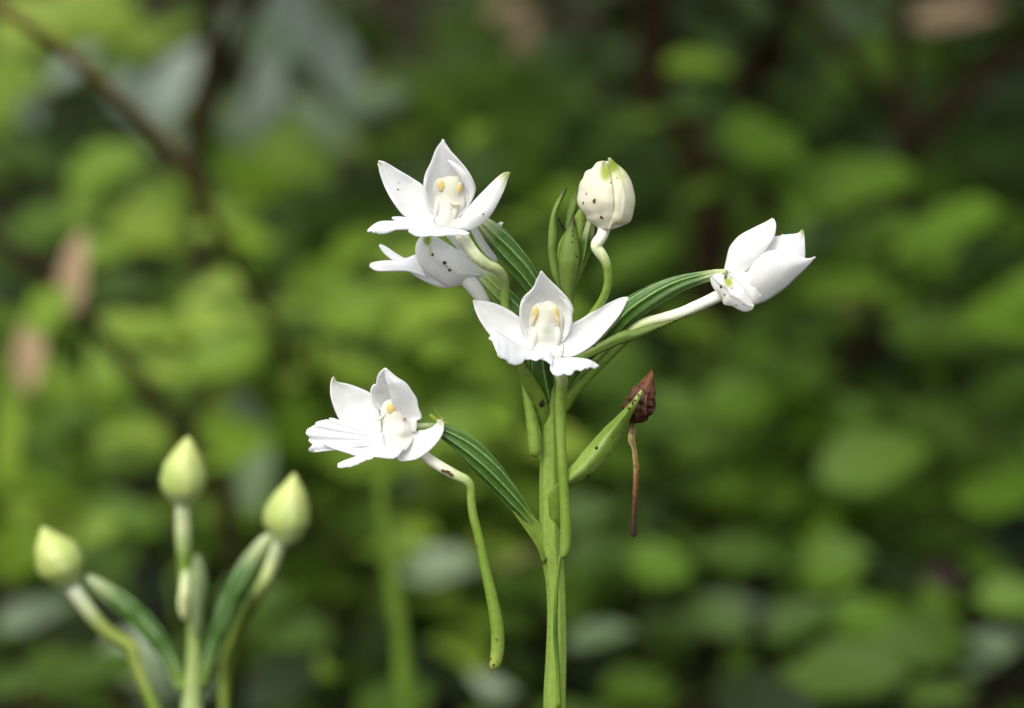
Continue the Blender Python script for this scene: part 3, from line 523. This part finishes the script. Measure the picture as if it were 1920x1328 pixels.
for s, x, rx in ((-1, 636, 26), (1, 806, 18)):
    blob('pollinium', C, 2, x, 466, -.35, rx + 3, 50, .55, POL, rot=-4 if s < 0 else -10, edge=CREAM, nu=20, nv=14)
    tube('pollinium_stalk', C, 2, [(x, 495, -.5, 14), (x - 14 * (1 if s < 0 else -1.2), 535, -.7, 13), (x - 26 * (1 if s < 0 else -0.9), 578, -.6, 6)], [(0.9, 0.72, 0.34), (0.86, 0.78, 0.55)], M_PETAL, n=12, seg=8)
    tube('stigma_arm', C, 2, [(725 + s * 84, 550, .6, 6), (725 + s * 96, 620, -.3, 24), (725 + s * 98, 680, -.6, 28), (725 + s * 94, 770, -.6, 6)], CW, M_PETAL, n=14, seg=10)
    blob('viscidium', C, 2, 712 + s * 98, 582, -1.2, 8, 5, .3, (0.35, 0.25, 0.18))
blob('stigma', C, 2, 725, 632, -.4, 34, 18, .5, (0.70, 0.76, 0.58), edge=CW)
tube('spur', C, 2, [(795, 850, -1, 24), (820, 950, -3, 42), (852, 1010, -3.5, 52), (858, 1080, -2.5, 50), (845, 1200, -1, 46), (846, 1400, 0, 44), (858, 1700, 0, 40), (878, 2000, 0, 44), (890, 2250, 0, 48), (885, 2420, 0, 45), (868, 2490, 0, 30), (860, 2512, 0, 10)],
     [(0.7, 0.75, 0.5), LIGHT, LIGHT, LIGHT, GRN, GRN, GRN, LIGHT], M_GREEN, n=70)
tube('ovary', C, 2, [(690, 760, 2, 60), (685, 880, 2.5, 92), (690, 1000, 3, 92), (705, 1120, 4, 80), (725, 1250, 5, 60), (745, 1420, 5.5, 40)], [DEEP, DEEP, DEEP, GRN], M_GREEN, 6, .10, .8, 36, 88, RIDGE)
br = patch('bract', C, 2, [(470, 880), (490, 960), (530, 1060), (590, 1170), (640, 1270), (676, 1400), (690, 1560)], [(540, 880), (580, 930), (630, 1010), (690, 1110), (735, 1220), (760, 1400), (750, 1560)], (-.5, -.5, 1, 2.4, 4, 6), (0, 0, 1, 2.4, 4, 6), -.6, 24, 8, M_BRACT, GRN, tip=LIGHT)
speck(br, 2, 690, 1220, 27, BLACK, 33, 10, 'dark_hole'); speck(br, 2, 560, 928, 7, BLACK)
tube('bract', C, 2, [(560, 1030, 4, 16), (575, 1150, 3, 34), (610, 1290, 3, 40), (632, 1420, 2.5, 38), (622, 1540, 2, 30), (610, 1620, 1.6, 26), (612, 1660, 1.6, 14)], [GRN, GRN, LIGHT], M_GREEN, n=30)

# ---------- flower D: lower left, facing left
D = patch('flower', orc, 5, [(830, 890), (850, 780), (860, 680), (850, 590), (840, 520), (870, 440), (920, 410)], [(1080, 890), (1150, 780), (1160, 680), (1120, 590), (1060, 500), (1000, 430), (940, 410)], (-4, -1, 0, .6, .6), (-4, 0, 1, 1, 1), (-2, -2.6, -2, -1), 28, 20, col=CW, ruffle=.7, paint=((940, 500, 110, 130, CREAM, .7),), label='lowest white blossom, turned left with a wide fringed lip and long hanging spur')
ls = patch('lateral_sepal', D, 5, [(850, 700), (830, 560), (790, 420), (740, 350), (650, 303), (550, 264), (440, 240), (405, 226), (388, 188)], [(830, 800), (720, 740), (560, 680), (450, 600), (395, 490), (362, 380), (356, 300), (365, 230), (386, 188)],
      (1, 2, 3, 3, 2), (-1, -1, 0, 1, 2), (1.5, 2, 1.2, .2), 34, 16, tip=TIP, tip_at=.84, tip_w=.6, ruffle=.3)
patch('dorsal_sepal', D, 5, [(1000, 700), (960, 560), (940, 420), (920, 320), (890, 200), (880, 105)], [(1170, 720), (1178, 650), (1180, 597), (1206, 597), (1229, 570), (1196, 480), (1182, 400), (1130, 318), (1080, 250), (1000, 198), (925, 140), (880, 105)],
      (2, 0, -2, -3.5, -4), (-1, -2, -3, -4, -4), (1, .5, -.4, -.5), 36, 16, ruffle=.4)
patch('petal', D, 5, [(960, 680), (900, 580), (830, 500), (770, 440), (742, 340), (764, 272), (796, 262), (806, 200), (830, 150), (878, 108)], [(1060, 660), (1030, 560), (990, 440), (965, 350), (930, 260), (900, 180), (880, 108)],
      (2, 1.5, 1, 0, -2, -4), (3, 3, 3, 1, -2, -4), (1, 1.5, 1), 34, 14, ruffle=.4)
patch('lip_lobe', D, 5, [(862, 730), (872, 770), (878, 810), (884, 860)],
      [(700, 690), (560, 640), (450, 602), (412, 603), (352, 579), (338, 590), (380, 612), (300, 600), (262, 612), (206, 632), (216, 645), (170, 668), (130, 696), (118, 732), (135, 748), (160, 768), (140, 797), (160, 815), (190, 836), (165, 860), (144, 885), (160, 906), (250, 900), (380, 886), (560, 852), (720, 850)],
      (-1, -2, -3, -4), (0, -1, -1, -2, -3, -4, -5, -6, -6, -5), -.7, 110, 14, col=LIPW, s1=False, s2=False, flute=(.45, 60))
patch('lip_lobe', D, 5, [(1040, 866), (900, 864), (780, 850), (600, 846), (420, 840), (290, 830)], [(1044, 890), (900, 930), (760, 950), (620, 950), (520, 920), (400, 885), (290, 836)], (-5, -5, -5, -5), (-6, -7, -7, -6), -.3, 30, 8, col=LIPW)
patch('lip_lobe', D, 5, [(1035, 866), (940, 862), (860, 872), (790, 884), (700, 915), (600, 955), (500, 990), (428, 1022)],
      [(1045, 886), (1000, 952), (950, 976), (850, 966), (768, 956), (756, 978), (742, 974), (725, 988), (700, 980), (682, 992), (660, 1006), (640, 1008), (612, 1034), (590, 1032), (552, 1052), (500, 1050), (470, 1060), (422, 1055)], (-5, -6, -7, -8), (-7, -9, -10, -9), -.5, 60, 10, col=LIPW, s2=False)
ls = patch('lateral_sepal', D, 5, [(1000, 965), (1060, 880), (1120, 780), (1190, 705), (1260, 696), (1330, 668), (1385, 624), (1376, 596), (1400, 602), (1446, 588)], [(996, 975), (1042, 992), (1110, 985), (1180, 970), (1300, 890), (1390, 790), (1438, 690), (1446, 590)],
      (-3, -1, 0, 0, -1), (-5, -6, -6, -4, -1), (1, 1.6, 1.0, 0), 34, 14, tip=TIP, tip_at=.78, tip_w=.9, ruffle=.25)
speck(ls, 5, 1440, 605, 9, RUST, 18)
blob('pollinium', D, 5, 932, 490, -1.2, 42, 60, .7, POL, rot=-4, edge=CREAM, nu=20, nv=14)
blob('viscidium', D, 5, 1066, 592, -1.4, 15, 17, .4, (0.55, 0.38, 0.25))
tube('stigma_arm', D, 5, [(880, 540, -.6, 20), (840, 580, -1, 15), (790, 606, -1.4, 11)], CREAM, M_PETAL, n=14, seg=10)
tube('stigma_arm', D, 5, [(905, 580, 0, 6), (890, 700, -1, 36), (890, 840, -1.8, 6)], CW, M_PETAL, n=14, seg=10)
tube('stigma_arm', D, 5, [(1060, 580, 0, 6), (1050, 720, -1.2, 38), (1010, 870, -2.4, 6)], CW, M_PETAL, n=14, seg=10)
tube('stigma_arm', D, 5, [(955, 680, -1.6, 10), (985, 694, -2.2, 14), (1020, 680, -2.2, 14), (1024, 664, -1.8, 8)], CREAM, M_PETAL, n=14, seg=10)
sp = tube('spur', D, 6, [(20, 205, -1, 22), (60, 240, -1.5, 25), (120, 277, -2, 25), (180, 310, -2, 24), (222, 332, -2, 23), (240, 362, -2, 19), (242, 410, -2, 19), (250, 480, -2, 20), (275, 580, -2, 21), (305, 720, -2, 23), (340, 880, -2, 27), (356, 980, -2, 30), (358, 1060, -2, 30), (350, 1120, -2, 27), (340, 1148, -2, 20), (338, 1158, -2, 9)],
     [(0.80, 0.81, 0.70), (0.76, 0.78, 0.62), PALE, LIGHT, LIGHT, GRN, GRN, GRN, GRN, GRN, GRN, LIGHT, (0.36, 0.42, 0.08)], M_GREEN, n=80)
for q in ((118, 287, 9), (140, 292, 13), (152, 303, 14), (128, 290, 7)): speck(sp, 6, *q, RUST, 6, 25)
for q in ((340, 1138, 6), (328, 1112, 5), (356, 1124, 3), (352, 1026, 4), (266, 620, 3)): speck(sp, 6, *q)
tube('ovary', D, 6, [(-20, 88, 0, 8), (60, 92, .5, 14), (130, 118, 1, 32), (220, 180, 1.5, 46), (310, 270, 2, 48), (380, 355, 3, 44), (430, 420, 3.5, 38), (470, 470, 4, 30), (525, 545, 5, 20)],
     [PALE, DEEP, DEEP, DEEP, DEEP, DEEP, GRN], M_GREEN, 8, .12, 1.6, 56, 88, RIDGE)
patch('bract', D, 6, [(60, 40), (105, 90), (180, 185), (280, 300), (390, 420), (470, 530), (530, 620), (560, 700)], [(62, 40), (135, 92), (230, 190), (340, 310), (440, 420), (505, 480), (548, 525), (600, 640)], (4, 4, 3.5, 2.5, 2, 2), (4.5, 4.5, 4.5, 4, 3.5, 3), 1.2, 34, 10, M_BRACT, GRN, base=TIP, base_to=.3)
tube('bract', D, 5, [(1338, 470, 3, 3), (1400, 560, 3, 8), (1470, 640, 3, 11), (1520, 700, 3.5, 14)], [(0.14, 0.15, 0.03), (0.22, 0.26, 0.05), GRN], M_GREEN, n=16, seg=8)

# ---------- flower E: half open, at the right
E = blob('flower', orc, 4, 1080, 560, 0, 130, 130, 3.5, WHITE, label='half-open white flower at the end of the right-hand stalk, green mark on its lowest sepal')
patch('dorsal_sepal', E, 4, [(935, 500), (958, 400), (972, 340), (995, 295), (1060, 225), (1180, 160), (1260, 122), (1324, 86)], [(1060, 560), (1140, 480), (1220, 400), (1290, 310), (1335, 225), (1348, 150), (1340, 105), (1326, 88)], (0, 1, 1, 0), (-3, -4, -4, -2), (-1.5, -2, -1), 34, 16, ruffle=.3)
patch('petal', E, 4, [(1180, 460), (1250, 340), (1310, 250), (1332, 222), (1345, 235), (1368, 226), (1380, 232), (1400, 214), (1425, 222), (1440, 218), (1500, 214), (1535, 205), (1562, 176)],
      [(1250, 520), (1350, 480), (1450, 440), (1530, 420), (1578, 402), (1580, 320), (1574, 230), (1564, 178)], (0, 0, 0, -1), (-2, -2.5, -2, -1.2), -1.0, 44, 14, s1=False, tip=TIP, tip_at=.86, tip_w=.6)
patch('lateral_sepal', E, 4, [(1080, 600), (1160, 460), (1250, 370), (1330, 345), (1440, 350), (1530, 388), (1600, 410), (1664, 393)], [(1170, 776), (1250, 752), (1350, 690), (1430, 630), (1500, 562), (1560, 505), (1612, 450), (1664, 395)], (-3, -4, -4.5, -4, -3), (-2, -3, -3, -3, -3), (-2.5, -3, -2, 0), 34, 18, ruffle=.3)
patch('lip_lobe', E, 4, [(980, 540), (1060, 520), (1130, 520), (1180, 560), (1230, 700)], [(1040, 640), (1080, 700), (1130, 760), (1170, 778), (1236, 748)], (-2.5, -3.4, -4, -4), (-3, -3.5, -3.8, -3), -.8, 22, 10)
ls = patch('lateral_sepal', E, 4, [(860, 537), (900, 532), (945, 546), (1010, 582), (1050, 620), (1095, 664), (1140, 730), (1168, 785)], [(828, 560), (832, 600), (855, 648), (900, 690), (924, 730), (935, 772), (1000, 785), (1050, 812), (1100, 829), (1150, 816), (1168, 790)],
      (-4, -5, -5.5, -5), (-3, -4, -5, -5), (-1, -1.2, -.6), 44, 30, crease=.5, paint=((965, 600, 52, 62, (0.46, 0.54, 0.08), 1), (942, 560, 20, 34, (0.10, 0.13, 0.02), .9), (940, 720, 40, 50, (0.80, 0.80, 0.55), .6)))
for q in ((910, 632, 12, BLACK, 14), (995, 645, 6, (0.2, 0.2, 0.03)), (940, 696, 12, RUST, 6), (1030, 781, 8, RUST, 5), (1090, 775, 9, (0.4, 0.25, 0.2), 4), (948, 556, 9, (0.06, 0.08, 0.01), 12), (1005, 575, 4)): speck(ls, 4, *q)
tube('spur', E, 4, [(1000, 640, -1, 60), (900, 700, -1, 52), (800, 750, -1, 48), (700, 795, -.8, 47), (600, 838, -.5, 45), (500, 870, 0, 45), (400, 895, .5, 42), (300, 925, 1, 44), (200, 985, 2, 44), (100, 1090, 3, 42), (0, 1190, 3.5, 42), (-150, 1340, 4, 42), (-290, 1500, 4.5, 42), (-330, 1590, 5, 34), (-345, 1640, 5, 16)],
     [WHITE, (0.83, 0.84, 0.74), (0.80, 0.82, 0.66), (0.72, 0.75, 0.5), PALE, LIGHT, GRN, GRN, GRN, GRN], M_GREEN, n=80)
tube('ovary', E, 4, [(950, 512, -1, 20), (860, 535, -1, 38), (760, 558, -.5, 46), (600, 600, 0, 62), (450, 660, .5, 76), (300, 740, 1, 86), (160, 830, 1.8, 88), (40, 940, 2.5, 82), (-80, 1060, 3, 74), (-180, 1180, 3.6, 64), (-290, 1330, 4.2, 46), (-380, 1480, 5, 36)],
     [PALE, DEEP, DEEP, DEEP, DEEP, DEEP, DEEP, GRN], M_GREEN, 8, .11, 1.3, 64, 88, RIDGE)
br = patch('bract', E, 4, [(-380, 1300), (-280, 1190), (-130, 1120), (0, 1050), (120, 990), (200, 985), (310, 950), (430, 925), (540, 895), (665, 857)], [(-350, 1360), (-240, 1260), (-120, 1190), (0, 1135), (100, 1090), (200, 1060), (310, 1018), (430, 960), (540, 905), (665, 859)],
      (-1, -2, -2, -1.5, -1.5), (-1, -2, -2.2, -1.8, -1.5), -.6, 40, 8, M_BRACT, (0.14, 0.22, 0.035), tip=(0.10, 0.11, 0.02), tip_at=.7, tip_w=2)
for q in ((-108, 1110, 13, BLACK, 7, -20), (-100, 1080, 6), (400, 962, 12, BLACK, 4, -15), (535, 905, 16, BLACK, 4, -20), (620, 872, 16, BLACK, 4, -20), (20, 1080, 4)): speck(br, 4, *q)

# ---------- flower F: nodding, half open at the top, and the bracts round it
F = blob('flower', orc, 3, 550, 380, .5, 150, 190, 4.0, WHITE, label='nodding creamy white flower at the top of the stalk with green tip and rust spots')
f1 = patch('dorsal_sepal', F, 3, [(500, 650), (470, 610), (410, 572), (398, 535), (358, 492), (334, 430), (344, 360), (354, 300), (378, 262), (398, 212), (445, 190), (480, 146), (530, 132)], [(590, 640), (600, 560), (608, 480), (605, 400), (595, 320), (580, 230), (560, 170), (540, 132)],
      (-1, 0, 0, 0, -.5, -1), (-3, -5, -5.5, -5, -3, -1), (-1.8, -2.2, -1.8, -1), 40, 18, col=(0.85, 0.84, 0.69), ruffle=.5, paint=((545, 215, 60, 110, (0.38, 0.46, 0.05), 1), (530, 150, 20, 40, (0.25, 0.28, 0.06), .7), (470, 430, 50, 50, (0.80, 0.78, 0.60), .6)))
f2 = patch('lateral_sepal', F, 3, [(560, 645), (590, 590), (604, 520), (606, 440), (600, 350), (590, 260), (575, 180), (568, 106)], [(575, 650), (602, 602), (650, 604), (696, 602), (732, 574), (752, 500), (763, 420), (747, 330), (722, 260), (680, 200), (620, 150), (572, 106)],
      (-4, -5, -5, -4, -2, -1), (-1, -1, 0, 0, 0, -1), (-2, -2.4, -1.6, -.4), 40, 18, col=(0.85, 0.84, 0.66), ruffle=.5, crease=.4, paint=((600, 165, 75, 95, (0.36, 0.46, 0.04), 1), (640, 240, 30, 70, (0.6, 0.64, 0.24), .8), (680, 230, 40, 70, (0.66, 0.7, 0.3), .6)))
patch('lateral_sepal', F, 3, [(540, 640), (430, 560), (370, 440), (400, 260), (520, 140)], [(590, 640), (700, 590), (740, 430), (690, 240), (580, 130)], (4, 5, 5, 3, 1), (4, 5, 5, 3, 1), 2, 20, 12, col=(0.86, 0.86, 0.78))
for q in ((465, 430, 17, RUST, 21, 35), (379, 446, 9, RUST, 12), (518, 553, 16, RUST, 14), (402, 378, 7, (0.5, 0.36, 0.2), 10), (583, 295, 6), (560, 146, 4)): speck(f1, 3, *q) or speck(f2, 3, *q)
speck(f2, 3, 627, 258, 5, (0.3, 0.34, 0.05))
tube('spur', F, 3, [(545, 590, -1, 62), (535, 640, -1, 48), (515, 700, -1.5, 44), (480, 750, -1.5, 45), (475, 780, -1.5, 42), (510, 830, -1.5, 42), (545, 890, -1.5, 36), (563, 970, -1, 33), (560, 1070, 0, 32), (530, 1160, 1, 32), (480, 1240, 2, 30), (400, 1350, 3, 30), (330, 1480, 4, 28)],
     [(0.84, 0.85, 0.74), (0.80, 0.83, 0.64), (0.66, 0.72, 0.40), LIGHT, LIGHT, GRN, GRN, GRN, GRN], M_GREEN, n=70)
tube('ovary', F, 3, [(470, 560, 3, 20), (430, 600, 3.5, 42), (395, 680, 4, 62), (375, 780, 4.5, 62), (350, 880, 5, 50), (320, 980, 5.5, 40), (270, 1120, 6, 36), (240, 1300, 6.5, 34)], [PALE, DEEP, GRN, GRN, GRN], M_GREEN, 6, .12, .8, 40, 88, RIDGE)
BR1 = (0.20, 0.30, 0.06)
b1 = patch('bract', orc, 3, [(230, 1200), (190, 1085), (150, 1010), (128, 920), (116, 800), (120, 640), (150, 500), (200, 400), (243, 326)], [(260, 1200), (215, 1060), (196, 960), (182, 860), (174, 780), (182, 680), (170, 580), (192, 480), (236, 370), (246, 326)],
      (5, 3, 2, 2, 3), (5, 3.5, 3, 2.6, 3), -1.2, 36, 8, M_BRACT, BR1, tip=(0.06, 0.05, 0.03), tip_at=.84, tip_w=2)
patch('bract', orc, 3, [(250, 1000), (215, 900), (225, 760), (243, 650), (252, 560), (282, 430), (343, 330)], [(300, 1000), (290, 860), (290, 740), (290, 620), (310, 540), (340, 450), (352, 380), (345, 330)], (5.5, 5, 5, 5), (5.5, 4.6, 4.6, 5), -1, 32, 8, M_BRACT, (0.15, 0.24, 0.04), tip=(0.07, 0.08, 0.02), tip_at=.8, tip_w=2)
patch('bract', orc, 3, [(290, 900), (305, 720), (305, 620), (310, 560), (350, 495), (380, 490)], [(330, 900), (350, 760), (380, 650), (400, 560), (400, 520), (382, 490)], (4, 3, 3, 3), (4, 3, 2.6, 3), -.8, 22, 8, M_BRACT, LIGHT)
b2 = patch('bract', orc, 3, [(270, 1260), (212, 1100), (198, 1000), (194, 880), (212, 760), (250, 660), (284, 590), (296, 540)], [(290, 1260), (302, 1110), (330, 1000), (346, 900), (346, 800), (332, 700), (312, 600), (299, 540)],
      (3, 2, 1, 1.5, 2), (3, 2, 1, 1.5, 2), -1.8, 36, 12, M_BRACT, (0.165, 0.25, 0.045), tip=(0.06, 0.05, 0.03), tip_at=.80, tip_w=2)
patch('bract', orc, 3, [(215, 1000), (184, 860), (192, 760), (250, 655)], [(235, 1000), (215, 880), (222, 780), (256, 660)], (3, 2.6, 2.2, 2), (3, 2.2, 1.8, 2), -.3, 20, 6, M_BRACT, LIGHT)
for q in ((295, 690, 7), (292, 740, 6), (328, 850, 9), (318, 835, 5), (297, 660, 6), (300, 600, 6)): speck(b2, 3, *q, BLACK)
for q in ((225, 400, 6), (212, 425, 5), (196, 455, 4)): speck(b1, 3, *q, BLACK)
tube('dry_thread', orc, 3, [(186, 555, 3, 5), (205, 595, 3.2, 6), (225, 630, 3.6, 7), (243, 655, 4, 5)], BLACK, M_DRY, n=12, seg=8)

# ---------- flower G: withered
G = tube('withered_flower', orc, 7, [(936, 112, -1, 4), (930, 140, -1, 16), (915, 190, -1, 40), (890, 250, -1, 68), (868, 310, -1, 88), (858, 360, -1, 90), (862, 405, -1, 66), (872, 430, -1, 40), (874, 440, -1, 12)],
         [(0.20, 0.07, 0.018), (0.12, 0.036, 0.010), (0.055, 0.018, 0.006), (0.055, 0.017, 0.008), (0.04, 0.014, 0.006)], M_DRY, 9, .10, .5, 40, 72, (0.13, 0.045, 0.015), lump=.25, label='shrivelled reddish brown flower hanging on its stalk')
tube('spur', G, 7, [(812, 415, -1, 16), (814, 445, -1, 18), (810, 500, -1, 25), (808, 550, -1, 24), (822, 590, -1, 17), (832, 660, -1, 17), (838, 720, -1, 18), (836, 800, -1, 17), (833, 880, -1, 16), (828, 980, -1, 15), (822, 1060, -1, 17), (824, 1120, -1, 19), (826, 1150, -1, 9)],
     [(0.05, 0.04, 0.02), (0.42, 0.34, 0.12), (0.40, 0.30, 0.10), (0.36, 0.2, 0.06), (0.24, 0.10, 0.03), (0.14, 0.055, 0.025), (0.07, 0.03, 0.02), (0.05, 0.025, 0.025)], M_DRY, 5, .08, 1, 60, 15, lump=.12)
ov = tube('ovary', G, 7, [(380, 820, 3, 40), (440, 775, 2, 50), (500, 730, 1, 58), (560, 670, .5, 66), (620, 600, 0, 66), (680, 520, -.5, 58), (740, 440, -2.5, 42), (790, 375, -5, 30), (830, 315, -6.8, 20), (874, 240, -6.5, 9)], [GRN, LIGHT, LIGHT, GRN, GRN, GRN, (0.24, 0.30, 0.06)], M_GREEN, 4, .10, .6, 50, 32, RIDGE)
for q in ((593, 597, 8, BLACK, 11), (688, 530, 4, BLACK), (793, 350, 10, RUST, 7), (816, 316, 6, RUST, 14), (829, 300, 9, BLACK, 5), (852, 266, 5, RUST, 9), (540, 770, 16, BLACK, 5, -35)): speck(ov, 7, *q)

# ================================================================== THE ORCHID STILL IN BUD, a hand's breadth behind
OFF[0] = 0.15
bb = V(8, 872, 1700, 0); bb.z = 0
bud = root('orchid_plant', bb, 'blurred orchid with three closed pale yellow-green buds', 'orchid')
BUDC = (0.36, 0.44, 0.12); BUDY = (0.46, 0.53, 0.15); BUDW = (0.44, 0.50, 0.30)
tube('stem', bud, 8, [(872, 5200, 0, 60), (872, 1700, 0, 52), (872, 1328, 0, 46), (880, 1150, 0, 36), (882, 1000, 0, 30), (872, 900, 0, 28), (855, 780, 0, 28)], [GRN, LIGHT, PALE, PALE, LIGHT], M_GREEN, 6, .03, .5, 50, 18)
def budf(path, label):
    return tube('bud', bud, 8, path, [BUDY, BUDY, BUDC, BUDC, BUDW], M_GREEN, 3, .06, .4, 34, 24, (0.46, 0.53, 0.2), label=label)
b1 = budf([(856, 95, 0, 6), (852, 125, 0, 30), (846, 180, 0, 66), (838, 240, 0, 96), (834, 300, 0, 104), (832, 350, 0, 86), (830, 395, 0, 46), (829, 410, 0, 24)], 'tallest upright bud')
tube('ovary', b1, 8, [(830, 385, 0, 30), (830, 450, 0, 34), (832, 560, 0, 34), (838, 680, 0, 28), (848, 780, 0, 30), (866, 900, 0, 30)], [BUDW, PALE, GRN, GRN, LIGHT], M_GREEN, 6, .1, .8, 30, 24, RIDGE)
tube('spur', b1, 8, [(850, 620, 4, 14), (840, 780, -4, 26), (835, 860, -4, 28), (838, 920, -4, 14)], [GRN, PALE, (0.6, 0.68, 0.3)], M_GREEN, n=18)
patch('bract', b1, 8, [(880, 1000), (868, 880), (862, 760), (875, 660), (900, 625)], [(905, 1000), (925, 880), (942, 760), (928, 670), (902, 625)], (-3, -4, -4), (-2, -2, -3), -1.5, 20, 8, M_BRACT, (0.28, 0.36, 0.16))
b2 = budf([(1337, 262, 0, 6), (1334, 295, 0, 28), (1326, 350, 0, 66), (1312, 420, 0, 98), (1302, 475, 0, 106), (1296, 530, 0, 84), (1280, 575, 0, 46), (1275, 595, 0, 20)], 'slightly tilted bud on the right-hand stalk')
tube('ovary', b2, 8, [(1230, 540, 4, 20), (1185, 600, 4, 36), (1110, 720, 4, 52), (1040, 850, 4, 50), (990, 980, 3, 40), (950, 1100, 2, 34), (900, 1240, 0, 28)], [PALE, DEEP, DEEP, DEEP, GRN], M_GREEN, 6, .12, .8, 40, 30, (0.30, 0.42, 0.2))
tube('spur', b2, 8, [(1272, 570, 0, 34), (1240, 660, 0, 32), (1200, 760, 0, 30), (1150, 850, 12, 34), (1110, 920, 24, 30), (1060, 1030, 40, 30), (1030, 1110, 50, 30), (1020, 1220, 55, 22), (1015, 1400, 55, 22), (1010, 1560, 55, 16)], [BUDW, (0.4, 0.48, 0.16), GRN, (0.26, 0.36, 0.06), (0.26, 0.36, 0.06), GRN, GRN], M_GREEN, n=50)
b3 = budf([(195, 505, -2, 6), (206, 535, -2, 34), (228, 585, -2, 76), (258, 640, -2, 106), (284, 690, -2, 106), (304, 735, -2, 76), (322, 775, -2, 40), (330, 790, -2, 20)], 'leftmost bud leaning outward')
tube('ovary', b3, 8, [(390, 735, 2, 20), (450, 775, 2, 34), (540, 840, 2, 46), (630, 920, 2, 48), (710, 1010, 1.5, 42), (770, 1100, 1, 34), (830, 1240, 0, 28)], [PALE, DEEP, DEEP, DEEP, GRN], M_GREEN, 6, .12, .8, 40, 30, (0.36, 0.48, 0.26))
tube('spur', b3, 8, [(318, 765, -2, 36), (370, 840, -2, 36), (430, 920, -2, 34), (500, 990, -2, 32), (570, 1030, -2, 32), (603, 1060, -2, 34), (620, 1120, -2, 30), (660, 1230, -2, 28), (705, 1340, -2, 30), (740, 1450, -2, 32), (750, 1500, -2, 14)], [(0.66, 0.7, 0.52), (0.5, 0.55, 0.32), (0.25, 0.30, 0.07), (0.21, 0.27, 0.04), (0.26, 0.32, 0.07), (0.28, 0.35, 0.08), GRN, GRN, GRN], M_GREEN, n=60)
OFF[0] = 0
# leaves at the foot of both orchids
for o, xs in ((orc, 1), (bud, -1)):
    for k in range(4):
        a = k * 1.6 + 0.4 * xs; ax = Vector((math.cos(a), math.sin(a), 0.45)); c = BASE[o] + Vector((math.cos(a) * .05, math.sin(a) * .05, .03 + .01 * k))
        put_leaf(o, LM['mid'][0], c, ax, Vector((0, 0, 1)), 0.11, name='basal_leaf')
